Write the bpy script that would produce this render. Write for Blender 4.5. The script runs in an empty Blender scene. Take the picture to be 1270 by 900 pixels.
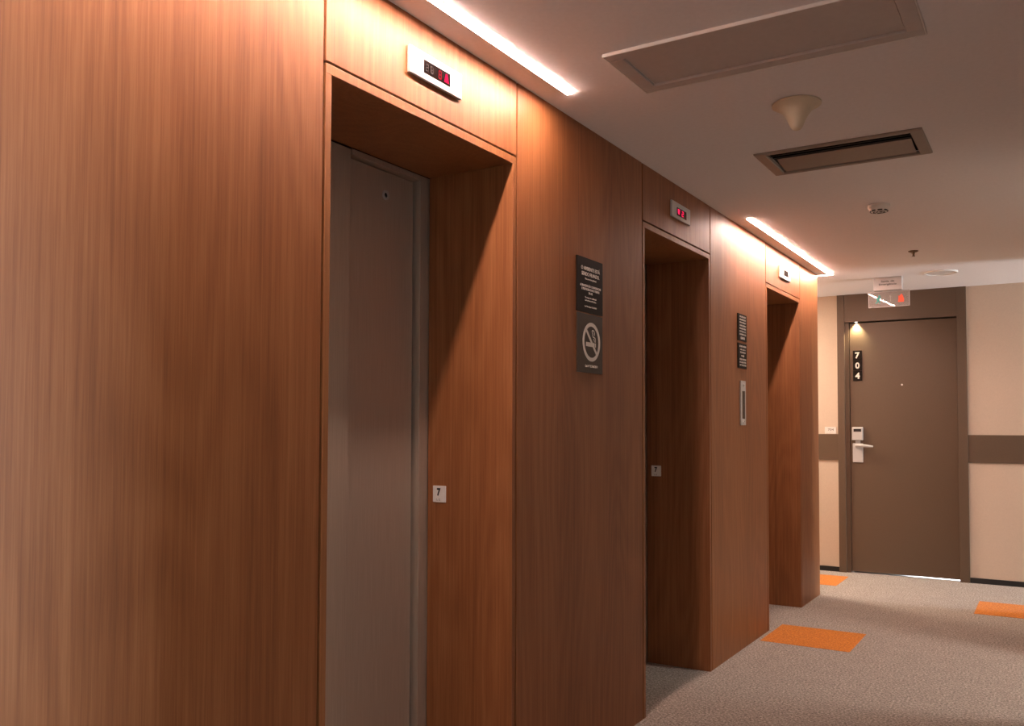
import bpy, bmesh, math
from mathutils import Matrix, Vector
scene = bpy.context.scene
col = scene.collection
R = math.radians

# ------------------------------------------------------------------ materials
def new_mat(name):
    m = bpy.data.materials.new(name); m.use_nodes = True
    return m, m.node_tree.nodes, m.node_tree.links, m.node_tree.nodes['Principled BSDF']

def N(nodes, kind, **kw):
    n = nodes.new(kind)
    for k, v in kw.items():
        if k in n.inputs: n.inputs[k].default_value = v
        else: setattr(n, k, v)
    return n

def ramp(nodes, stops):
    r = nodes.new('ShaderNodeValToRGB')
    while len(r.color_ramp.elements) < len(stops): r.color_ramp.elements.new(0.5)
    for e, (p, c) in zip(r.color_ramp.elements, stops):
        e.position = p; e.color = (*c, 1)
    return r

def paint(name, c, rough=0.6, metal=0.0, noise=0.06, scale=40, bump=0.0, spec=0.5, coat=0.0):
    """painted / plastic surface with a light procedural mottling"""
    m, n, l, b = new_mat(name)
    tc = N(n, 'ShaderNodeTexCoord')
    t = N(n, 'ShaderNodeTexNoise', Scale=scale, Detail=4.0)
    l.new(tc.outputs['Object'], t.inputs['Vector'])
    lo = tuple(max(0, x * (1 - noise)) for x in c); hi = tuple(min(1, x * (1 + noise)) for x in c)
    r = ramp(n, [(0.3, lo), (0.7, hi)])
    l.new(t.outputs['Fac'], r.inputs['Fac']); l.new(r.outputs['Color'], b.inputs['Base Color'])
    b.inputs['Roughness'].default_value = rough; b.inputs['Metallic'].default_value = metal
    b.inputs['Specular IOR Level'].default_value = spec; b.inputs['Coat Weight'].default_value = coat
    if bump:
        bp = N(n, 'ShaderNodeBump', Strength=bump, Distance=0.002)
        l.new(t.outputs['Fac'], bp.inputs['Height']); l.new(bp.outputs['Normal'], b.inputs['Normal'])
    return m

def wood(name, dark, mid, light, rough=0.42):
    m, n, l, b = new_mat(name)
    tc = N(n, 'ShaderNodeTexCoord'); oi = N(n, 'ShaderNodeObjectInfo')
    off = N(n, 'ShaderNodeVectorMath', operation='SCALE'); off.inputs[0].default_value = (7.3, 5.1, 3.7)
    l.new(oi.outputs['Random'], off.inputs['Scale'])
    add = N(n, 'ShaderNodeVectorMath', operation='ADD')
    l.new(tc.outputs['Object'], add.inputs[0]); l.new(off.outputs[0], add.inputs[1])
    def stretched(sx, sz):
        mp = N(n, 'ShaderNodeMapping'); mp.inputs['Scale'].default_value = (sx, sx, sz)
        l.new(add.outputs[0], mp.inputs['Vector']); return mp
    # broad bands
    broad = N(n, 'ShaderNodeTexNoise', Scale=1.0, Detail=3.0, Roughness=0.55)
    l.new(stretched(7, 0.22).outputs[0], broad.inputs['Vector'])
    # fine pore streaks
    fine = N(n, 'ShaderNodeTexNoise', Scale=1.0, Detail=5.0, Roughness=0.65)
    l.new(stretched(110, 1.3).outputs[0], fine.inputs['Vector'])
    pores = N(n, 'ShaderNodeTexNoise', Scale=1.0, Detail=2.0, Roughness=0.5)
    l.new(stretched(420, 9.0).outputs[0], pores.inputs['Vector'])
    # cathedral figure: contour lines of a stretched low-frequency field
    field = N(n, 'ShaderNodeTexNoise', Scale=1.0, Detail=1.5, Roughness=0.4)
    l.new(stretched(3.4, 0.55).outputs[0], field.inputs['Vector'])
    mul = N(n, 'ShaderNodeMath', operation='MULTIPLY'); mul.inputs[1].default_value = 95.0
    l.new(field.outputs['Fac'], mul.inputs[0])
    sn = N(n, 'ShaderNodeMath', operation='SINE'); l.new(mul.outputs[0], sn.inputs[0])
    def mad(a, k, c):
        q = N(n, 'ShaderNodeMath', operation='MULTIPLY_ADD'); q.inputs[1].default_value = k
        l.new(a, q.inputs[0])
        if isinstance(c, float): q.inputs[2].default_value = c
        else: l.new(c, q.inputs[2])
        return q.outputs[0]
    v = mad(broad.outputs['Fac'], 0.45, -0.20)
    v = mad(fine.outputs['Fac'], 0.68, v)
    v = mad(pores.outputs['Fac'], 0.34, v)
    v = mad(sn.outputs[0], 0.05, v)
    r = ramp(n, [(0.22, dark), (0.52, mid), (0.85, light)])
    l.new(v, r.inputs['Fac']); l.new(r.outputs['Color'], b.inputs['Base Color'])
    b.inputs['Roughness'].default_value = rough
    b.inputs['Specular IOR Level'].default_value = 0.45
    bp = N(n, 'ShaderNodeBump', Strength=0.12, Distance=0.001)
    l.new(fine.outputs['Fac'], bp.inputs['Height']); l.new(bp.outputs['Normal'], b.inputs['Normal'])
    return m

def carpet(name, a, bcol, c):
    m, n, l, b = new_mat(name)
    tc = N(n, 'ShaderNodeTexCoord')
    t1 = N(n, 'ShaderNodeTexNoise', Scale=95.0, Detail=4.0, Roughness=0.8)
    t2 = N(n, 'ShaderNodeTexNoise', Scale=9.0, Detail=3.0)
    t3 = N(n, 'ShaderNodeTexVoronoi', Scale=220.0)
    for t in (t1, t2, t3): l.new(tc.outputs['Object'], t.inputs['Vector'])
    q = N(n, 'ShaderNodeMath', operation='MULTIPLY_ADD'); q.inputs[1].default_value = 0.08
    l.new(t2.outputs['Fac'], q.inputs[0])
    q2 = N(n, 'ShaderNodeMath', operation='MULTIPLY_ADD'); q2.inputs[1].default_value = 1.5; q2.inputs[2].default_value = -0.34
    l.new(t1.outputs['Fac'], q2.inputs[0]); l.new(q2.outputs[0], q.inputs[2])
    r = ramp(n, [(0.28, a), (0.5, bcol), (0.75, c)])
    l.new(q.outputs[0], r.inputs['Fac']); l.new(r.outputs['Color'], b.inputs['Base Color'])
    b.inputs['Roughness'].default_value = 0.95; b.inputs['Specular IOR Level'].default_value = 0.1
    b.inputs['Sheen Weight'].default_value = 0.15
    bp = N(n, 'ShaderNodeBump', Strength=0.6, Distance=0.004)
    l.new(t3.outputs['Distance'], bp.inputs['Height']); l.new(bp.outputs['Normal'], b.inputs['Normal'])
    return m

def glow(name, c, s):
    m, n, l, b = new_mat(name)
    n.remove(b)
    e = N(n, 'ShaderNodeEmission', Strength=s); e.inputs['Color'].default_value = (*c, 1)
    l.new(e.outputs[0], n['Material Output'].inputs['Surface'])
    return m

def brushed(name, c, rough, metal=1.0):
    m, n, l, b = new_mat(name)
    tc = N(n, 'ShaderNodeTexCoord'); mp = N(n, 'ShaderNodeMapping'); mp.inputs['Scale'].default_value = (500, 500, 6)
    l.new(tc.outputs['Object'], mp.inputs['Vector'])
    t = N(n, 'ShaderNodeTexNoise', Scale=1.0, Detail=3.0); l.new(mp.outputs[0], t.inputs['Vector'])
    r = ramp(n, [(0.3, tuple(x * .92 for x in c)), (0.7, tuple(min(1, x * 1.08) for x in c))])
    l.new(t.outputs['Fac'], r.inputs['Fac']); l.new(r.outputs['Color'], b.inputs['Base Color'])
    b.inputs['Metallic'].default_value = metal; b.inputs['Roughness'].default_value = rough
    b.inputs['Anisotropic'].default_value = 0.4
    return m

M = {}
M['wood'] = wood('walnut laminate', (0.155, 0.049, 0.014), (0.262, 0.094, 0.0295), (0.37, 0.150, 0.056), 0.5)
M['edge'] = wood('walnut edging', (0.20, 0.074, 0.024), (0.285, 0.113, 0.037), (0.37, 0.155, 0.056), 0.5)
M['core'] = paint('dark panel backing', (0.07, 0.022, 0.006), 0.7)
M['ceiling'] = paint('matt white ceiling paint', (0.88, 0.86, 0.86), 0.9, noise=0.02, scale=60, bump=0.05)
M['carpet'] = carpet('grey beige loop carpet', (0.13, 0.106, 0.088), (0.385, 0.33, 0.285), (0.78, 0.70, 0.62))
M['orange'] = carpet('orange loop carpet', (0.42, 0.115, 0.006), (0.64, 0.20, 0.012), (0.85, 0.31, 0.04))
M['beige'] = paint('cream wallpaper', (0.62, 0.50, 0.39), 0.8, noise=0.03, scale=120, bump=0.08)
M['white_wall'] = paint('off white wall paint', (0.60, 0.55, 0.50), 0.85, noise=0.02)
M['taupe'] = paint('taupe wall paint', (0.16, 0.13, 0.11), 0.85, noise=0.03)
M['brown'] = paint('brown textured laminate', (0.115, 0.073, 0.044), 0.5, noise=0.14, scale=260, bump=0.15)
M['black'] = paint('black skirting', (0.012, 0.011, 0.010), 0.5)
M['steel'] = brushed('brushed steel', (0.50, 0.42, 0.34), 0.50, 0.6)
M['steel_light'] = brushed('satin aluminium', (0.78, 0.76, 0.74), 0.35)
M['silver'] = paint('silver grey plastic', (0.50, 0.485, 0.47), 0.35, metal=0.0, noise=0.02)
M['grey_paint'] = paint('grey beige enamel', (0.55, 0.51, 0.485), 0.55, noise=0.03)
M['grille'] = paint('satin aluminium grille', (0.30, 0.26, 0.225), 0.45, metal=0.3, noise=0.03)
M['dark'] = paint('dark duct', (0.006, 0.006, 0.006), 0.8)
M['white'] = paint('white plastic', (0.80, 0.78, 0.74), 0.4, noise=0.02)
M['cream'] = paint('cream plastic', (0.74, 0.64, 0.47), 0.45, noise=0.03)
M['sign_black'] = paint('black acrylic', (0.012, 0.008, 0.006), 0.45, noise=0.05, spec=0.1)
M['sign_reflect'] = paint('dark acrylic with painted reflection', (0.045, 0.031, 0.021), 0.35, noise=0.05, spec=0.3)  # lighter than the black plates: a reflection painted into the base colour
M['ink_white'] = paint('white print', (0.78, 0.74, 0.68), 0.6, noise=0.02)
M['ink_black'] = paint('black print', (0.012, 0.010, 0.010), 0.5)
M['ink_grey'] = paint('grey print', (0.30, 0.28, 0.26), 0.6)
M['dim_segment'] = paint('unlit display segment', (0.006, 0.005, 0.005), 0.6, spec=0.1)
M['display'] = paint('smoked display window', (0.010, 0.006, 0.0055), 0.07, noise=0.03, spec=0.3)
M['teal'] = paint('teal print', (0.0, 0.33, 0.28), 0.4)
M['red_print'] = paint('red print', (0.95, 0.09, 0.02), 0.4)
M['brass'] = paint('dull brass', (0.16, 0.11, 0.065), 0.4, metal=0.7)
M['led'] = glow('led diffuser glow', (1.0, 0.69, 0.58), 212.0)
M['red_led'] = glow('red display segment', (1.0, 0.02, 0.10), 1.1)
M['red_led_dim'] = glow('faint red display segment', (1.0, 0.06, 0.09), 0.42)
M['spot'] = glow('downlight lens glow', (1.0, 0.93, 0.85), 14.0)
m, n, l, b = new_mat('clear acrylic')
b.inputs['Transmission Weight'].default_value = 1.0; b.inputs['Roughness'].default_value = 0.0
b.inputs['IOR'].default_value = 1.49; b.inputs['Base Color'].default_value = (0.96, 0.97, 0.97, 1)
haze_diffuse = N(n, 'ShaderNodeBsdfDiffuse'); haze_diffuse.inputs['Color'].default_value = (.8, .78, .75, 1)
mx = N(n, 'ShaderNodeMixShader'); mx.inputs[0].default_value = .20  # diffuse share paints the haze and reflected ceiling into the plate
l.new(b.outputs[0], mx.inputs[1]); l.new(haze_diffuse.outputs[0], mx.inputs[2]); l.new(mx.outputs[0], n['Material Output'].inputs['Surface'])
M['acrylic'] = m

# ------------------------------------------------------------------ mesh helpers
def box(bm, x0, x1, y0, y1, z0, z1, bev=0.0, seg=2):
    vs = [bm.verts.new((x, y, z)) for x in (x0, x1) for y in (y0, y1) for z in (z0, z1)]
    fs = [(0, 1, 3, 2), (4, 6, 7, 5), (0, 4, 5, 1), (2, 3, 7, 6), (0, 2, 6, 4), (1, 5, 7, 3)]
    faces = [bm.faces.new([vs[i] for i in f]) for f in fs]
    if bev:
        es = list({e for f in faces for e in f.edges})
        bmesh.ops.bevel(bm, geom=es, offset=bev, segments=seg, affect='EDGES', profile=0.5)

def frame_x(off):      # plane facing +x: picture (u, v) -> (off+d, u, v)
    return lambda u, v, d: (off + d, u, v)
def frame_y(off):      # plane facing -y
    return lambda u, v, d: (u, off - d, v)
def frame_down(off):   # plane facing down
    return lambda u, v, d: (u, v, off - d)

def prism(bm, pts, fr, d0, d1):
    """extrude a 2-D outline between depths d0 and d1 on a plane"""
    a = [bm.verts.new(fr(u, v, d0)) for u, v in pts]; c = [bm.verts.new(fr(u, v, d1)) for u, v in pts]
    k = len(pts)
    bm.faces.new(a); bm.faces.new(list(reversed(c)))
    for i in range(k):
        bm.faces.new([a[i], c[i], c[(i + 1) % k], a[(i + 1) % k]])

def ring(bm, cu, cv, r0, r1, fr, d0, d1, k=64, a0=0.0, a1=2 * math.pi):
    full = abs(a1 - a0 - 2 * math.pi) < 1e-6
    cnt = k if full else k + 1
    L = []
    for i in range(cnt):
        a = a0 + (a1 - a0) * i / k
        ca, sa = math.cos(a), math.sin(a)
        L.append([bm.verts.new(fr(cu + r * ca, cv + r * sa, d)) for r, d in ((r0, d0), (r1, d0), (r1, d1), (r0, d1))])
    for i in range(k):
        p, q = L[i], L[(i + 1) % cnt]
        for j in range(4):
            bm.faces.new([p[j], p[(j + 1) % 4], q[(j + 1) % 4], q[j]])
    if not full:
        bm.faces.new(L[0]); bm.faces.new(list(reversed(L[-1])))

def disc(bm, cu, cv, r, fr, d0, d1, k=32):
    prism(bm, [(cu + r * math.cos(2 * math.pi * i / k), cv + r * math.sin(2 * math.pi * i / k)) for i in range(k)], fr, d0, d1)

def stroke(bm, pts, w, fr, d0, d1):
    """thick polyline"""
    n_ = len(pts); Lp, Rp = [], []
    for i, (u, v) in enumerate(pts):
        p = pts[max(i - 1, 0)]; q = pts[min(i + 1, n_ - 1)]
        du, dv = q[0] - p[0], q[1] - p[1]; s = math.hypot(du, dv) or 1
        nu, nv = -dv / s * w / 2, du / s * w / 2
        Lp.append((u + nu, v + nv)); Rp.append((u - nu, v - nv))
    prism(bm, Lp + Rp[::-1], fr, d0, d1)

def lathe(bm, prof, cx, cy, k=48):
    rings = []
    for r, z in prof:
        if r < 1e-6: rings.append([bm.verts.new((cx, cy, z))])
        else: rings.append([bm.verts.new((cx + r * math.cos(2 * math.pi * i / k), cy + r * math.sin(2 * math.pi * i / k), z)) for i in range(k)])
    for a, c in zip(rings, rings[1:]):
        for i in range(k):
            j = (i + 1) % k
            if len(a) == 1 and len(c) == 1: continue
            if len(a) == 1: bm.faces.new([a[0], c[j], c[i]])
            elif len(c) == 1: bm.faces.new([a[i], a[j], c[0]])
            else: bm.faces.new([a[i], a[j], c[j], c[i]])

def tube(bm, pts, radii, k=16):
    rings = []
    for i, p in enumerate(pts):
        p = Vector(p); a = Vector(pts[max(i - 1, 0)]); c = Vector(pts[min(i + 1, len(pts) - 1)])
        t = (c - a).normalized(); up = Vector((0, 0, 1)) if abs(t.z) < 0.9 else Vector((1, 0, 0))
        s = t.cross(up).normalized(); u = s.cross(t)
        r = radii[i] if isinstance(radii, (list, tuple)) else radii
        rings.append([bm.verts.new(p + s * r * math.cos(2 * math.pi * j / k) + u * r * math.sin(2 * math.pi * j / k)) for j in range(k)])
    for a, c in zip(rings, rings[1:]):
        for j in range(k): bm.faces.new([a[j], a[(j + 1) % k], c[(j + 1) % k], c[j]])
    bm.faces.new(rings[0][::-1]); bm.faces.new(rings[-1])

def text(bm, s, fr, cu, cv, height, width=None, bold=0.0, d0=0.0, d1=0.0006):
    """lettering centred on (cu, cv); height = cap height of one line (or of the block when several lines), width squeezes to fit"""
    cu_ = bpy.data.curves.new('lettering_outline', 'FONT'); cu_.body = s; cu_.size = 1.0
    cu_.align_x = 'CENTER'; cu_.offset = bold; cu_.resolution_u = 4
    ob = bpy.data.objects.new('lettering_outline', cu_); col.objects.link(ob)
    bpy.context.view_layer.update()
    me = bpy.data.meshes.new_from_object(ob.evaluated_get(bpy.context.evaluated_depsgraph_get()))
    bpy.data.objects.remove(ob); bpy.data.curves.remove(cu_)
    co = [v.co.copy() for v in me.vertices]
    xs = [c.x for c in co]; ys = [c.y for c in co]
    sy = height / (max(ys) - min(ys)); sx = sy if width is None else width / (max(xs) - min(xs))
    mx, my = (max(xs) + min(xs)) / 2, (max(ys) + min(ys)) / 2
    P = [((c.x - mx) * sx + cu, (c.y - my) * sy + cv) for c in co]
    bmt = bmesh.new(); bmt.from_mesh(me)
    bmesh.ops.remove_doubles(bmt, verts=bmt.verts, dist=1e-5)
    bmt.verts.ensure_lookup_table()
    bot = {}; top = {}
    for v in bmt.verts:
        u, w = (v.co.x - mx) * sx + cu, (v.co.y - my) * sy + cv
        bot[v] = bm.verts.new(fr(u, w, d0)); top[v] = bm.verts.new(fr(u, w, d1))
    for f in bmt.faces:
        bm.faces.new([top[v] for v in f.verts])
    for e in bmt.edges:
        if e.is_boundary:
            a, c = e.verts; bm.faces.new([bot[a], bot[c], top[c], top[a]])
    bmt.free(); bpy.data.meshes.remove(me)

def obj(name, bm, mat, parent=None, smooth=None):
    """link a bmesh as one mesh object; coordinates are given in the world"""
    bmesh.ops.recalc_face_normals(bm, faces=bm.faces)
    me = bpy.data.meshes.new(name)
    root = parent
    off = Vector((0, 0, 0))
    while root is not None:
        off += root.location; root = root.parent
    if parent is not None: bm.transform(Matrix.Translation(-off))
    bm.to_mesh(me); bm.free()
    me.materials.append(M[mat])
    o = bpy.data.objects.new(name, me); col.objects.link(o)
    if parent is not None: o.parent = parent
    if smooth is not None:
        for p in me.polygons: p.use_smooth = True
        md = o.modifiers.new('edge', 'EDGE_SPLIT'); md.split_angle = R(smooth)
    return o

def origin(o, loc):
    """move a top-level mesh's origin without moving the mesh"""
    o.data.transform(Matrix.Translation(-Vector(loc))); o.location = loc
    return o

def tag(o, label=None, cat=None, group=None, kind=None):
    if label: o['label'] = label
    if cat: o['category'] = cat
    if group: o['group'] = group
    if kind: o['kind'] = kind
    return o

def thing(name, loc, label, cat, group=None, kind=None):
    o = bpy.data.objects.new(name, None); col.objects.link(o)
    o.location = loc; o.empty_display_size = 0.1
    return tag(o, label, cat, group, kind)

def BM(): return bmesh.new()

# ------------------------------------------------------------------ dimensions
H = 2.40                     # ceiling height
# the three lift openings: groove left, groove right
NI = [(1.578, 2.488), (3.538, 4.424), (5.456, 6.312)]
END = 6.85                   # far end of the lift wall
YB = 8.03                    # wall with the room door
JD = 0.345                   # depth of the timber jambs
HZ = 2.120                   # underside of the lift opening heads
XR = 1.95                    # right-hand wall of the lobby

# ------------------------------------------------------------------ setting
bm = BM()
box(bm, -3.4, 6.4, -2.4, 8.10, -0.12, 0.0)
tag(obj('floor', bm, 'carpet'), 'grey beige heather carpet of the lift lobby', 'floor', kind='structure')

# ceiling slab with the opening for the air vent
VX0, VX1, VY0, VY1 = 0.495, 1.055, 3.694, 3.992
bm = BM()
box(bm, -3.4, 6.4, -2.4, VY0, H, H + .25)
box(bm, -3.4, 6.4, VY1, 8.10, H, H + .25)
box(bm, -3.4, VX0, VY0, VY1, H, H + .25)
box(bm, VX1, 6.4, VY0, VY1, H, H + .25)
tag(obj('ceiling', bm, 'ceiling'), 'matt white ceiling of the lift lobby', 'ceiling', kind='structure')

# left wall: backing piers with timber panels in front
bm = BM()
piers = [(-2.2, NI[0][0] - .001), (NI[0][1] + .001, NI[1][0] - .001), (NI[1][1] + .001, NI[2][0] - .001), (NI[2][1] + .001, END - .021)]
for a, c in piers: box(bm, -0.95, -0.019, a, c, 0, H)
for a, c in NI:
    box(bm, -0.95, -0.019, a - .001, c + .001, HZ + .026, H)       # above the heads
    box(bm, -0.95, -0.47, a - .001, c + .001, 0, HZ + .026)         # behind the lift doors
wl = tag(obj('wall_left', bm, 'core'), 'walnut panelled lift wall along the left', 'wall', kind='structure')
g = .0045
segs = [(-2.2, -0.30), (-0.294, NI[0][0] - g), (NI[0][1] + g, NI[1][0] - g), (NI[1][1] + g, NI[2][0] - g), (NI[2][1] + g, END)]
for a, c in segs:
    bm = BM(); box(bm, -0.019, 0.0, a, c, 0.0, H, .0012); obj('wall_panel', bm, 'wood', wl)
bm = BM(); box(bm, -0.95, -0.0195, END - .020, END, 0.0, H); obj('end_panel', bm, 'wood', wl)
for a, c in NI:
    bm = BM(); box(bm, -0.019, 0.0, a + g, c - g, HZ + .031, H, .0012); obj('header_panel', bm, 'wood', wl)
    bm = BM(); box(bm, -JD, 0.0, a + g, a + .025, 0, HZ, .001); obj('side_jamb', bm, 'edge', wl)
    bm = BM(); box(bm, -JD, 0.0, c - .025, c - g, 0, HZ, .001); obj('side_jamb', bm, 'wood', wl)
    bm = BM(); box(bm, -JD, 0.0, a + g, c - g, HZ, HZ + .025, .001); obj('head_jamb', bm, 'edge', wl)

# lift doors (brushed steel, deep in the niches)
DL = ['brushed steel lift door with round key hole in the nearest niche', 'lift door in shadow in the middle niche', 'lift door hidden deep in the farthest niche']
for i, (a, c) in enumerate(NI):
    yl, yr = a + .025, c - .025
    d = thing('door_%d' % (i + 1), (-.38, (a + c) / 2, 0), DL[i], 'lift door', kind='structure')
    sy = yl + (yr - yl) * .535                        # seam between the two leaves
    bm = BM(); box(bm, -.44, -.349, yr - .046, yr + .02, 0, HZ, .0015); box(bm, -.44, -.352, yl - .02, yl + .02, 0, HZ, .0015)
    box(bm, -.44, -.349, sy + .003, yr - .047, HZ - .018, HZ, .0015)
    obj('door_frame', bm, 'steel', d)
    bm = BM(); box(bm, -.392, -.351, yl + .021, sy, .012, HZ - .002, .002); obj('door_panel', bm, 'steel', d)
    bm = BM(); box(bm, -.43, -.374, sy - .05, yr - .056, .012, HZ - .022, .002)
    dp = obj('door_panel', bm, 'steel', d)
    ky, kz = sy + .195, 2.018
    bm = BM(); ring(bm, ky, kz, .0085, .016, frame_x(-.374), 0, .004, 32); obj('keyhole_ring', bm, 'silver', dp)
    bm = BM(); disc(bm, ky, kz, .0083, frame_x(-.374), 0, .0008); obj('keyhole', bm, 'dark', dp)
    bm = BM(); box(bm, -.44, -.349, yl + .021, yr - .047, 0, .010, .001); obj('sill', bm, 'steel', d)

# back wall with the room door
DX0, DX1 = -0.094, 0.912
for nm, x0, x1 in (('wall_back', -3.2, DX0), ('wall_back', DX1, 6.2)):
    bm = BM(); box(bm, x0, x1, YB, YB + .07, 0, H); tag(obj(nm, bm, 'beige'), 'cream wallpapered wall beside the room door', 'wall', kind='structure')
for k, x0, x1 in ((1, -3.2, DX0), (2, DX1, 6.2)):
    bm = BM(); box(bm, x0, x1, YB - .010, YB - .0005, .966, 1.190, .001)
    tag(obj('trim_%d' % k, bm, 'brown'), 'brown wall guard band on the cream wall', 'trim', kind='structure')
    bm = BM(); box(bm, x0, x1, YB - .012, YB - .0005, 0, .042, .001)
    tag(obj('baseboard_back', bm, 'black'), 'black skirting under the cream wall', 'skirting', kind='structure')

dr = thing('door_4', (0.42, YB, 0), 'brown laminate room door with number plate and lever lock', 'door', kind='structure')
FF = YB - .020                     # face of the door frame
LF = YB + .012                     # face of the leaf
LX0, LX1 = 0.004, 0.838
bm = BM(); box(bm, DX0, -0.035, FF, YB + .07, 0, H, .0015)
box(bm, -0.0349, LX0 - .004, LF - .008, YB + .07, 0, 2.158, .001); obj('side_jamb', bm, 'brown', dr)
bm = BM(); box(bm, LX1 + .003, DX1, FF, YB + .07, 0, H, .0015); obj('side_jamb', bm, 'brown', dr)
bm = BM(); box(bm, -0.032, LX1 + .003, FF + .001, YB + .07, 2.160, H, .0015); obj('transom_panel', bm, 'brown', dr)
bm = BM(); box(bm, LX0, LX1, LF, LF + .045, .014, 2.150, .0015); leaf = obj('door_leaf', bm, 'brown', dr)
bm = BM(); disc(bm, .420, 1.610, .0075, frame_y(LF), 0, .004, 24); obj('peephole', bm, 'steel_light', leaf)
bm = BM(); box(bm, LX0 - .004, LX1 + .003, LF - .012, YB + .07, 0, .005, .001); obj('threshold', bm, 'steel_light', dr)
# downlight under the transom
bm = BM(); ring(bm, .062, LF - .0165, .011, .015, frame_down(2.160), 0, .003, 32); dl = obj('downlight', bm, 'steel_light', dr)
bm = BM(); disc(bm, .062, LF - .0165, .0108, frame_down(2.160), 0, .0015, 24); obj('lens', bm, 'spot', dl)
# lock with card reader and lever
bm = BM(); box(bm, .022, .106, LF - .010, LF - .0003, .948, 1.112, .003); box(bm, .044, .084, LF - .008, LF - .0003, 1.1125, 1.1375, .002); lock = obj('lock_plate', bm, 'silver', leaf)
bm = BM(); box(bm, .020, .108, LF - .030, LF - .0003, 1.138, 1.252, .006); cr = obj('card_reader', bm, 'silver', leaf)
bm = BM(); box(bm, .034, .096, LF - .0312, LF - .0302, 1.212, 1.236); tag(obj('card_slot', bm, 'ink_black', cr), 'black card slot')
bm = BM(); tube(bm, [(.066, LF - .009, 1.092), (.066, LF - .050, 1.092)], .015, 20)
tube(bm, [(.052, LF - .048, 1.092), (.080, LF - .052, 1.094), (.130, LF - .052, 1.092), (.165, LF - .050, 1.088), (.192, LF - .046, 1.086)], [.013, .0135, .012, .010, .008], 16)
obj('lever_handle', bm, 'silver', leaf, 40)

# right-hand lobby wall with its two side openings, and the walls that close off the side halls
def wallbox(name, x0, x1, y0, y1, mat='white_wall'):
    bm = BM(); box(bm, x0, x1, y0, y1, 0, H)
    return tag(obj(name, bm, mat), kind='structure')
wallbox('wall_right', XR, XR + .15, 1.12, 4.55, 'taupe')
wallbox('wall_right', XR, XR + .15, 5.46, 7.00, 'taupe')
wallbox('wall_front', -0.95, 6.2, -2.35, -2.20)
wallbox('wall_right', XR + .15, 6.2, 6.85, 7.00)
wallbox('wall_right', XR + .15, 6.2, 5.46, 5.61)
wallbox('wall_right', XR + .15, 6.2, 3.70, 3.85)
wallbox('wall_right', XR + .15, 6.2, 1.95, 2.10)
wallbox('wall_right', 6.2, 6.35, -2.35, YB + .07)
wallbox('wall_left', -3.35, -3.2, END - .1, YB + .07)
wallbox('wall_left', -3.2, -0.95, END - .1, END)

# orange carpet tiles let into the carpet
for x0, y0, lb in ((.025, 5.19, 'orange square carpet tile in front of the farthest lift niche'),
                   (-.475, 7.29, 'orange carpet tile half hidden behind the end of the wood wall'),
                   (1.03, 6.71, 'orange carpet tile cut by the right edge of the photo')):
    bm = BM(); box(bm, x0, x0 + .5, y0, y0 + .5, 0.0, .0016, .0005)
    tag(origin(obj('carpet_tile', bm, 'orange'), (x0 + .25, y0 + .25, 0)), lb, 'carpet tile', 'orange carpet tiles')

# ------------------------------------------------------------------ ceiling lights
LX, LW, LZ = 0.100, .0105, H
def led(loc, path, label):
    t = thing('ceiling_strip_light', loc, label, 'ceiling light', 'linear lights over the lifts')
    bh, bd = BM(), BM()
    for x0, x1, y0, y1 in path:
        box(bd, x0, x1, y0, y1, H - .0045, H - .0006)
    x0, x1, y0, y1 = path[0]
    w = .0025; lip = H - .0055                      # opaque lip added on the wall side to cut light on the header, thin flange elsewhere
    box(bh, x0 - w, x0 - .0003, y0, y1 if len(path) == 1 else path[1][2] - w, lip, H)
    box(bh, x1 + .0003, x1 + w, y0, y1 + (w if len(path) > 1 else 0), H - .002, H)
    box(bh, x0 - w, x1 + w, y0 - w, y0 - .0003, H - .002, H)
    if len(path) == 1: box(bh, x0 - w, x1 + w, y1 + .0003, y1 + w, H - .002, H)
    else:
        a0, a1, b0, b1 = path[1]
        box(bh, a0, x1 + w, b1 + .0003, b1 + w, H - .002, H); box(bh, a0, x0 - .0003, b0 - w, b0 - .0003, lip, H)
    obj('housing', bh, 'white', t); obj('diffuser', bd, 'led', t)
led((LX + .008, 1.6, H), [(LX + .008 - LW, LX + .008 + LW, 0.56, 2.662)], 'long glowing ceiling light strip above the nearest lift niche')
led((LX - .006, 5.8, H), [(LX - .006 - LW, LX - .006 + LW, 4.79, 6.885), (-.30, LX - .006 - LW, 6.860, 6.885)], 'glowing ceiling light strip turning the corner above the farthest lift niche')

# ------------------------------------------------------------------ ceiling fixtures
t = thing('access_panel', (.78, 2.61, H), 'large flat grey rectangular access panel in the ceiling nearest the camera', 'access panel')
bm = BM(); x0, x1, y0, y1, w = .345, 1.215, 2.437, 2.778, .045
box(bm, x0, x1, y0, y0 + w, H - .010, H, .002); box(bm, x0, x1, y1 - w, y1, H - .010, H, .002)
box(bm, x0, x0 + w, y0 + w, y1 - w, H - .010, H, .002); box(bm, x1 - w, x1, y0 + w, y1 - w, H - .010, H, .002)
obj('panel_frame', bm, 'grey_paint', t)
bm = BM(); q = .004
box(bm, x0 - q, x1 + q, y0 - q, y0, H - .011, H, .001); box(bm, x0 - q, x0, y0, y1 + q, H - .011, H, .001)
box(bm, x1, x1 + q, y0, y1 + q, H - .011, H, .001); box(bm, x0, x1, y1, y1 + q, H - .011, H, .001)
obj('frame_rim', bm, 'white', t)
bm = BM(); box(bm, x0 + w + .003, x1 - w - .003, y0 + w + .003, y1 - w - .003, H - .003, H, .001); obj('hatch', bm, 'grey_paint', t)

t = thing('air_vent', (.775, 3.845, H), 'bronze grey rectangular air vent with dark slots in the ceiling', 'air vent')
bm = BM(); x0, x1, y0, y1 = .450, 1.100, 3.668, 4.018
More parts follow.
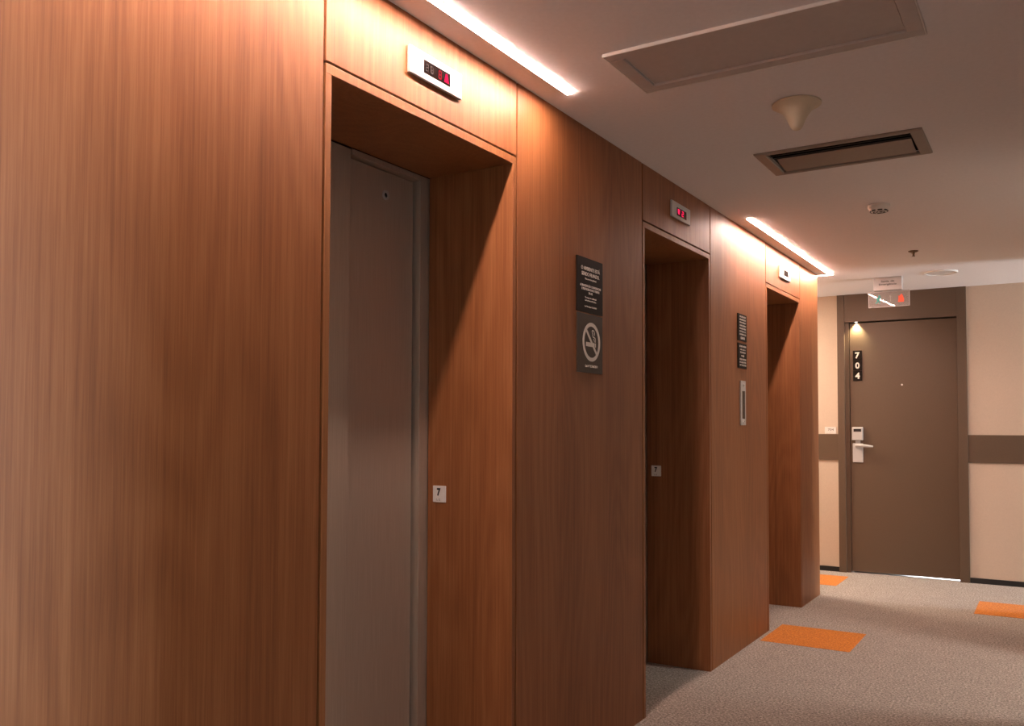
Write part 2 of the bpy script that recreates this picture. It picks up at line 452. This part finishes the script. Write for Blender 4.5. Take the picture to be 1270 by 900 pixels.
# bevelled ring: outer edge thin at the ceiling, inner lip lower
def ringloop(xa, xb, ya, yb, z): return [bm.verts.new(p) for p in ((xa, ya, z), (xb, ya, z), (xb, yb, z), (xa, yb, z))]
loops = [ringloop(x0, x1, y0, y1, H), ringloop(x0, x1, y0, y1, H - .006), ringloop(x0 + .006, x1 - .006, y0 + .006, y1 - .006, H - .009),
         ringloop(VX0 - .002, VX1 + .002, VY0 - .002, VY1 + .002, H - .009), ringloop(VX0 + .001, VX1 - .001, VY0 + .001, VY1 - .001, H - .004), ringloop(VX0 + .001, VX1 - .001, VY0 + .001, VY1 - .001, H + .004)]
for a, c in zip(loops, loops[1:]):
    for i in range(4): bm.faces.new([a[i], a[(i + 1) % 4], c[(i + 1) % 4], c[i]])
obj('vent_frame', bm, 'grille', t)
bm = BM(); e = .004
box(bm, VX0 + e, VX1 - e, VY0 + e, VY1 - e, H + .15, H + .16); box(bm, VX0 + e, VX1 - e, VY0 + e, VY0 + 2 * e, H + .006, H + .15)
box(bm, VX0 + e, VX1 - e, VY1 - 2 * e, VY1 - e, H + .006, H + .15); box(bm, VX0 + e, VX0 + 2 * e, VY0 + e, VY1 - e, H + .006, H + .15); box(bm, VX1 - 2 * e, VX1 - e, VY0 + e, VY1 - e, H + .006, H + .15)
obj('duct', bm, 'dark', t)
for k in range(3):
    bm = BM(); yb = VY0 + .020 + k * .031
    prism(bm, [(yb, H - .001), (yb, H + .0006), (yb + .034, H + .0126), (yb + .034, H + .011)], lambda u, v, d: (d, u, v), VX0 + .003, VX1 - .003)
    obj('vent_blade', bm, 'grille', t)
bm = BM()
arc = [(VY0 + .128 + s * .160, H + .008 - .012 * math.sin(s * math.pi / 2)) for s in [i / 8 for i in range(9)]]
prism(bm, arc + [(y, z + .003) for y, z in arc[::-1]], lambda u, v, d: (d, u, v), VX0 + .012, VX1 - .012)
obj('deflector', bm, 'grille', t)

bm = BM()
lathe(bm, [(0, H), (.080, H), (.0845, H - .003), (.0845, H - .008), (.080, H - .011), (.066, H - .018), (.052, H - .029), (.042, H - .042), (.034, H - .056), (.0275, H - .070), (.0225, H - .082), (.019, H - .089), (.013, H - .0945), (.006, H - .0965), (0, H - .097)], .752, 3.165)
o = obj('ceiling_cone', bm, 'cream', smooth=50); tag(origin(o, (.752, 3.165, H)), 'cream bell-shaped plastic fixture hanging between access panel and air vent', 'ceiling fixture')

t = thing('smoke_detector', (.757, 4.85, H), 'small round white smoke detector with dark slots behind the air vent', 'smoke detector')
bm = BM(); lathe(bm, [(0, H), (.053, H), (.054, H - .004), (.053, H - .017), (.049, H - .021), (.044, H - .030), (.036, H - .037), (0, H - .038)], .757, 4.85); obj('detector_body', bm, 'white', t, 40)
bm = BM()
for a in range(3):
    s = a * 2 * math.pi / 3 + .25
    ring(bm, .757, 4.85, .023, .030, frame_down(H - .0376), 0, .0012, 14, s, s + 1.75)
    ring(bm, .757, 4.85, .011, .016, frame_down(H - .0378), 0, .0012, 10, s + .6, s + 2.1)
for a in range(8):
    s = a * math.pi / 4
    ring(bm, .757, 4.85, .0385, .0442, frame_down(H - .0300), 0, .0058, 6, s, s + .52)
obj('smoke_slots', bm, 'ink_black', t)

t = thing('ceiling_sprinkler', (.745, 6.235, H), 'tiny dull metal sprinkler head with round flange on the ceiling', 'sprinkler')
bm = BM(); lathe(bm, [(0, H), (.030, H), (.031, H - .003), (.022, H - .008), (0, H - .009)], .745, 6.235, 32); obj('flange', bm, 'brass', t, 40)
bm = BM(); lathe(bm, [(0, H - .006), (.009, H - .006), (.009, H - .018), (.007, H - .020), (.0065, H - .030), (.010, H - .032), (.010, H - .035), (0, H - .036)], .745, 6.235, 24); obj('sprinkler_head', bm, 'brass', t, 40)

bm = BM(); lathe(bm, [(0, H), (.112, H), (.114, H - .006), (.110, H - .010), (.100, H - .010), (.098, H - .006), (0, H - .0055)], .812, 7.19, 64)
tag(origin(obj('ceiling_cover', bm, 'white', smooth=35), (.812, 7.19, H)), 'flat round white cover plate on the ceiling in front of the room door', 'ceiling cover')

# ------------------------------------------------------------------ exit sign
SY = 7.25
t = thing('exit_sign', (.44, SY, H), 'clear acrylic emergency exit sign hanging from the ceiling before the room door', 'exit sign')
bm = BM(); box(bm, .337, .540, SY - .030, SY + .030, 2.300, H - .0005, .003); hs = obj('sign_housing', bm, 'silver', t)
bm = BM(); f = frame_y(SY - .030)
text(bm, 'Saída de', f, .440, 2.369, .015, .095, .012); text(bm, 'Emergência', f, .440, 2.344, .019, .125, .012); 
obj('lettering', bm, 'ink_black', hs)
TILT = Matrix.Translation((.44, SY, 2.238)) @ Matrix.Rotation(R(-2), 4, 'Z') @ Matrix.Rotation(R(.25), 4, 'X') @ Matrix.Translation((-.44, -SY, -2.238))
bm = BM(); box(bm, .296, .589, SY - .003, SY + .003, 2.176, 2.2975, .0008); bm.transform(TILT)
ap = obj('acrylic_panel', bm, 'acrylic', t)
f = frame_y(SY - .0034)
bm = BM()
disc(bm, .3745, 2.2600, .0075, f, 0, .0005, 20)
stroke(bm, [(.372, 2.252), (.366, 2.232), (.364, 2.224)], .014, f, 0, .0005)
stroke(bm, [(.370, 2.248), (.382, 2.243), (.390, 2.247)], .005, f, 0, .0005)
stroke(bm, [(.370, 2.249), (.358, 2.244), (.353, 2.232)], .005, f, 0, .0005)
stroke(bm, [(.365, 2.226), (.377, 2.218), (.375, 2.202)], .007, f, 0, .0005)
stroke(bm, [(.364, 2.226), (.360, 2.212), (.347, 2.208)], .007, f, 0, .0005)
bm.transform(TILT); tag(obj('running_figure', bm, 'teal', ap), 'teal running figure')
bm = BM()
prism(bm, [(.508, 2.206), (.549, 2.206), (.552, 2.226), (.546, 2.246), (.540, 2.262), (.533, 2.268), (.526, 2.260), (.521, 2.252), (.511, 2.256), (.513, 2.236)], f, 0, .0005)
bm.transform(TILT); tag(obj('flame_symbol', bm, 'red_print', ap), 'orange red flame symbol')
bm = BM()
stroke(bm, [(.455, 2.215), (.455, 2.262)], .006, f, 0, .0005); stroke(bm, [(.443, 2.247), (.455, 2.263), (.467, 2.247)], .005, f, 0.0002, .0007)
bm.transform(TILT); obj('arrow_symbol', bm, 'ink_grey', ap)
bm = BM()
for x0, x1, z0, z1 in ((.2945, .2975, 2.1745, 2.2975), (.5875, .5905, 2.1745, 2.2975), (.2976, .5874, 2.1745, 2.1775), (.2976, .5874, 2.2945, 2.2975)):
    box(bm, x0, x1, SY - .0034, SY + .0034, z0, z1)
bm.transform(TILT); tag(obj('painted_edge_glint', bm, 'silver', ap), 'pale strip painted as light caught in the edge')  # pale border strips paint in the light that acrylic edges catch

# ------------------------------------------------------------------ floor indicators over the lifts
def indicator(y0, y1, z0, z1, w, label, glyph):
    t = thing('floor_indicator', (0, (y0 + y1) / 2, (z0 + z1) / 2), label, 'floor indicator', 'floor indicators above the lifts')
    bm = BM(); box(bm, .0003, .010, y0, y1, z0, z1, .0015); fp = obj('face_plate', bm, 'silver', t)
    bm = BM(); box(bm, .0101, .0108, *w); dw = obj('display_window', bm, 'display', fp)
    glyph(frame_x(.0109), w, dw, t)
def seg7(bm, f, cu, cv, w, h, th, segs):
    P = {'a': ((-.5, .5), (.5, .5)), 'b': ((.5, .5), (.5, 0)), 'c': ((.5, 0), (.5, -.5)), 'd': ((-.5, -.5), (.5, -.5)), 'e': ((-.5, 0), (-.5, -.5)), 'f': ((-.5, .5), (-.5, 0)), 'g': ((-.5, 0), (.5, 0))}
    for s in segs:
        (a, b_), (c, d) = P[s]
        stroke(bm, [(cu + a * w, cv + b_ * h), (cu + c * w, cv + d * h)], th, f, 0, .0004)
def gl1(f, w, dw, t):
    y0, y1, z0, z1 = w; zc = (z0 + z1) / 2
    bm = BM(); seg7(bm, f, y0 + .076, zc, .011, .022, .0045, 'abcdefg'); tag(obj('digit', bm, 'red_led_dim', dw), 'faint red digit')
    bm = BM(); prism(bm, [(y0 + .096, zc - .013), (y0 + .120, zc - .013), (y0 + .1125, zc + .013), (y0 + .1035, zc + .013)], f, 0, .0004); tag(obj('direction_arrow', bm, 'red_led', dw), 'bright red up arrow')
    bm = BM()
    for q in (.014, .036): seg7(bm, f, y0 + q, zc, .011, .020, .003, 'abcdefg')
    obj('dark_digit', bm, 'dim_segment', dw)
def gl2(f, w, dw, t):
    y0, y1, z0, z1 = w; zc = (z0 + z1) / 2
    bm = BM(); prism(bm, [(y0 + .012, zc - .008), (y0 + .032, zc - .012), (y0 + .038, zc + .013), (y0 + .008, zc + .013)], f, 0, .0004); tag(obj('direction_arrow', bm, 'red_led', dw), 'red arrow')
    bm = BM(); seg7(bm, f, y0 + .074, zc,   .022, .021, .0048, 'abged'); tag(obj('digit', bm, 'red_led', dw), 'red digit 2')
def gl3(f, w, dw, t): pass
indicator(1.901, 2.152, 2.232, 2.309, (1.964, 2.091, 2.250, 2.288), 'white floor indicator with red arrow above the nearest lift niche', gl1)
indicator(3.864, 4.106, 2.234, 2.310, (3.925, 4.050, 2.249, 2.287), 'grey floor indicator with two red glyphs above the middle lift niche', gl2)
indicator(5.768, 6.018, 2.226, 2.303, (5.852, 5.962, 2.248, 2.286), 'white floor indicator with blank window above the farthest lift niche', gl3)

# ------------------------------------------------------------------ wall signs
def plate(name, y0, y1, z0, z1, mat, label, cat, group=None):
    t = thing(name, (0, (y0 + y1) / 2, (z0 + z1) / 2), label, cat, group)
    bm = BM(); box(bm, .0003, .006, y0, y1, z0, z1, .0008); p = obj('sign_plate', bm, mat, t)
    return t, p, frame_x(.0061)
t, p, f = plate('wall_sign', 2.912, 3.130, 1.683, 1.891, 'sign_black', 'black filming notice plate with white lettering, upper of the two beside the nearest lift', 'sign')
c = 3.024; bm = BM()
text(bm, 'O AMBIENTE ESTÁ', f, c, 1.852, .0175, .158, .02); text(bm, 'SENDO FILMADO.', f, c, 1.829, .0145, .150, .02)
text(bm, 'This area is being filmed.', f, c, 1.810, .0085, .098)
text(bm, 'AS IMAGENS SÃO CONFIDENCIAIS', f, c, 1.785, .0108, .176, .014); text(bm, 'E PROTEGIDAS NOS TERMOS', f, c, 1.771, .0090, .150, .014); text(bm, 'DA LEI.', f, c, 1.758, .0085, .034, .014)
text(bm, 'The images are confidential', f, c, 1.739, .0080, .096); text(bm, 'and protected by law.', f, c, 1.728, .0080, .096)
text(bm, 'Lei Municipal 13.541/03', f, c, 1.705, .0075, .100)
obj('lettering', bm, 'ink_white', p)
t, p, f = plate('wall_sign', 2.914, 3.128, 1.453, 1.677, 'sign_reflect', 'dark no smoking plate with white cigarette symbol, lower of the two beside the nearest lift', 'sign')
bm = BM(); cu, cv = 3.031, 1.572
ring(bm, cu, cv, .060, .0745, f, 0, .0006, 72)
q = .0625 * math.sqrt(.5)
stroke(bm, [(cu - q, cv + q), (cu + q, cv - q)], .0115, f, .0001, .0007)
prism(bm, [(cu - .046, cv - .018), (cu + .026, cv - .018), (cu + .026, cv - .002), (cu - .046, cv - .002)], f, 0, .0005)
prism(bm, [(cu + .030, cv - .018), (cu + .037, cv - .018), (cu + .037, cv - .002), (cu + .030, cv - .002)], f, 0, .0005)
stroke(bm, [(cu + .0335, cv + .001), (cu + .0335, cv + .011), (cu + .031, cv + .017), (cu + .022, cv + .020), (cu + .013, cv + .021), (cu + .009, cv + .026), (cu + .011, cv + .032), (cu + .006, cv + .037), (cu + .005, cv + .043), (cu + .009, cv + .047)], .0042, f, 0, .0005)
stroke(bm, [(cu + .024, cv + .001), (cu + .0245, cv + .007), (cu + .021, cv + .011), (cu + .016, cv + .0125)], .0035, f, 0, .0005)
stroke(bm, [(cu + .012, cv + .047), (cu + .022, cv + .043), (cu + .026, cv + .034), (cu + .024, cv + .027)], .0042, f, 0, .0005)
obj('no_smoking_symbol', bm, 'ink_white', p)
bm = BM(); text(bm, 'Lei nº 12.546/2011', f, cu, 1.479, .0095, .104, .012); obj('lettering', bm, 'ink_white', p)

t, p, f = plate('wall_sign', 4.872, 5.036, 1.738, 1.891, 'sign_black', 'upper small black notice plate of white lines above the lift call panel', 'sign', 'notice plates above the lift call panel')
bm = BM(); c = 4.957
rows = ['AVISO AOS PASSAGEIROS', 'ANTES DE ENTRAR NO', 'ELEVADOR, VERIFIQUE SE', 'O MESMO ENCONTRA-SE', 'PARADO NESTE ANDAR', 'LEI ESTADUAL 9.502', 'LEI MUNICIPAL 12.722']
for i, s in enumerate(rows): text(bm, s, f, c, 1.876 - i * .0168, .0100, .118, .02)
text(bm, 'ELEVADOR', f, c, 1.7545, .014, .078, .03)
obj('lettering', bm, 'ink_white', p)
t, p, f = plate('wall_sign', 4.872, 5.032, 1.582, 1.724, 'sign_black', 'lower small black notice plate with arrow above the lift call panel', 'sign', 'notice plates above the lift call panel')
bm = BM()
text(bm, 'EM CASO DE INCÊNDIO', f, c, 1.708, .0125, .124, .03)
for i, s in enumerate(['NÃO USE O', 'ELEVADOR']): text(bm, s, f, c, 1.689 - i * .0165, .0095, .100, .02)
stroke(bm, [(c - .030, 1.653), (c + .012, 1.653)], .006, f, 0, .0006); prism(bm, [(c + .010, 1.661), (c + .010, 1.645), (c + .026, 1.653)], f, 0, .0006)
for i, s in enumerate(['UTILIZE AS ESCADAS', 'IN CASE OF FIRE', 'USE THE STAIRS']): text(bm, s, f, c, 1.633 - i * .0165, .0095, .118, .02)
obj('lettering', bm, 'ink_white', p)

t = thing('call_panel', (0, 4.955, 1.385), 'tall narrow silver lift call panel with dark centre strip', 'call panel')
bm = BM(); box(bm, .0003, .009, 4.910, 4.998, 1.259, 1.511, .0015); p = obj('face_plate', bm, 'silver', t)
bm = BM(); box(bm, .0091, .0097, 4.930, 4.980, 1.296, 1.453); obj('display_strip', bm, 'display', p)
for z, s in ((1.487, 1), (1.279, -1)):
    bm = BM(); disc(bm, 4.955, z, .010, frame_x(.0091), 0, .003, 28); bt = obj('call_button', bm, 'steel_light', p)
    bm = BM(); prism(bm, [(4.949, z - .005 * s), (4.961, z - .005 * s), (4.955, z + .006 * s)], frame_x(.0122), 0, .0005); obj('arrow_mark', bm, 'ink_black', bt)

for yj, lb in ((NI[0][1] - .025, 'white number 7 floor plate on the jamb of the nearest lift'), (NI[1][1] - .025, 'white number 7 floor plate on the dark jamb of the middle lift')):
    t = thing('floor_number_plate', (-.2925, yj, 1.014), lb, 'floor number plate', 'floor number plates on the lift jambs')
    bm = BM(); box(bm, -.320, -.265, yj - .0045, yj - .0003, .986, 1.043, .002); p = obj('plate', bm, 'white', t)
    f = frame_y(yj - .0046); bm = BM(); text(bm, '7', f, -.294, 1.0215, .027, .0155, .045); obj('numeral', bm, 'ink_black', p)
    bm = BM()
    for du, dv in ((0, 0), (.004, 0), (0, .004), (.010, .004), (.014, .004), (.010, 0), (.014, 0)): disc(bm, -.303 + du, .993 + dv, .0013, f, 0, .0006, 10)
    obj('braille_dots', bm, 'ink_grey', p)

t = thing('room_number_sign', (.068, LF, 1.78), 'black vertical room number sign 704 of three square tiles on the brown door', 'room number sign')
for i, s in enumerate('704'):
    z1 = 1.913 - i * .088
    bm = BM(); box(bm, .031, .104, LF - .008, LF - .0003, z1 - .086, z1, .0012); p = obj('number_tile', bm, 'sign_black', t)
    bm = BM(); text(bm, s, frame_y(LF - .0081), .0675, z1 - .042, .054, None, .035); obj('numeral', bm, 'ink_white', p)

t = thing('room_label', (-.160, YB, 1.22), 'small white 704 label on the cream wall left of the door', 'label')
bm = BM(); box(bm, -.208, -.113, YB - .005, YB - .0003, 1.193, 1.253, .001); p = obj('plate', bm, 'white', t)
bm = BM(); text(bm, '704', frame_y(YB - .0051), -.157, 1.229, .020, .050, .02); obj('numeral', bm, 'ink_grey', p)
bm = BM()
for k in range(6): disc(bm, -.166 + .006 * k, 1.204 + .003 * (k % 2), .0016, frame_y(YB - .0051), 0, .0006, 10)
obj('braille_dots', bm, 'ink_grey', p)

# ------------------------------------------------------------------ lights
def area(name, loc, rot, sx, sy, watts, c):
    L = bpy.data.lights.new(name, 'AREA'); L.shape = 'RECTANGLE'; L.size = sx; L.size_y = sy
    L.energy = watts; L.color = c
    o = bpy.data.objects.new(name, L); o.location = loc; o.rotation_euler = rot; col.objects.link(o)
    return o
COOL = (0.86, 0.93, 1.0); WARM = (1.0, 0.80, 0.62)
# daylight through the windows at the ends of the side halls (facing -x)
RX = (0, R(90), 0)
area('corridor_window', (6.15, 7.62, 1.35), RX, 1.8, .7, 205, COOL)
area('hall_lamp', (3.3, 5.0, 2.38), (0, 0, 0), .35, .35, 62, (1.0, .93, .85))
area('lounge_window', (6.15, 1.45, 1.35), RX, 1.8, .8, 270, (.74, .87, 1.0))
# warm ceiling lamps further along the corridor to the left
area('corridor_lamp', (-1.3, 7.45, 2.38), (0, 0, 0), .5, .3, 58, WARM)
# daylight in the room behind the brown door, seen through the gap under it
area('room_daylight', (.62, 8.9, .35), (R(-75), 0, 0), .5, .4, 7, COOL)
# beam of the downlight at the door head
S = bpy.data.lights.new('door_downlight', 'SPOT'); S.energy = 24; S.spot_size = R(100); S.spot_blend = .9; S.color = (1.0, .84, .50); S.shadow_soft_size = .008
so = bpy.data.objects.new('door_downlight', S); so.location = (.062, LF - .0165, 2.153); so.rotation_euler = (R(3), 0, 0); col.objects.link(so)

w = bpy.data.worlds.new('World'); scene.world = w; w.use_nodes = True
w.node_tree.nodes['Background'].inputs[0].default_value = (0.5, 0.5, 0.5, 1); w.node_tree.nodes['Background'].inputs[1].default_value = 0.0

# ------------------------------------------------------------------ camera
cam = bpy.data.cameras.new('camera'); co = bpy.data.objects.new('camera', cam); col.objects.link(co)
yaw, pitch, roll = 0.5531430385, 0.0349995143, 0.0027848964
fw0 = Vector((-math.sin(yaw), math.cos(yaw), 0)); r0 = Vector((math.cos(yaw), math.sin(yaw), 0)); up0 = Vector((0, 0, 1))
fw = fw0 * math.cos(pitch) + up0 * math.sin(pitch); up = -fw0 * math.sin(pitch) + up0 * math.cos(pitch)
rr = r0 * math.cos(roll) + up * math.sin(roll); uu = -r0 * math.sin(roll) + up * math.cos(roll)
co.matrix_world = Matrix(((rr.x, uu.x, -fw.x, 1.51940791), (rr.y, uu.y, -fw.y, 0.0), (rr.z, uu.z, -fw.z, 1.2472411), (0, 0, 0, 1)))
cam.sensor_fit = 'HORIZONTAL'; cam.sensor_width = 36.0; cam.lens = 1092.2 / 1270 * 36; cam.shift_y = 40.6465 / 1270
cam.clip_start = .02
scene.camera = co
scene.view_settings.view_transform = 'Standard'; scene.view_settings.look = 'None'
scene.view_settings.gamma = 1.0; scene.view_settings.use_curve_mapping = False
scene.view_settings.exposure = 0.17
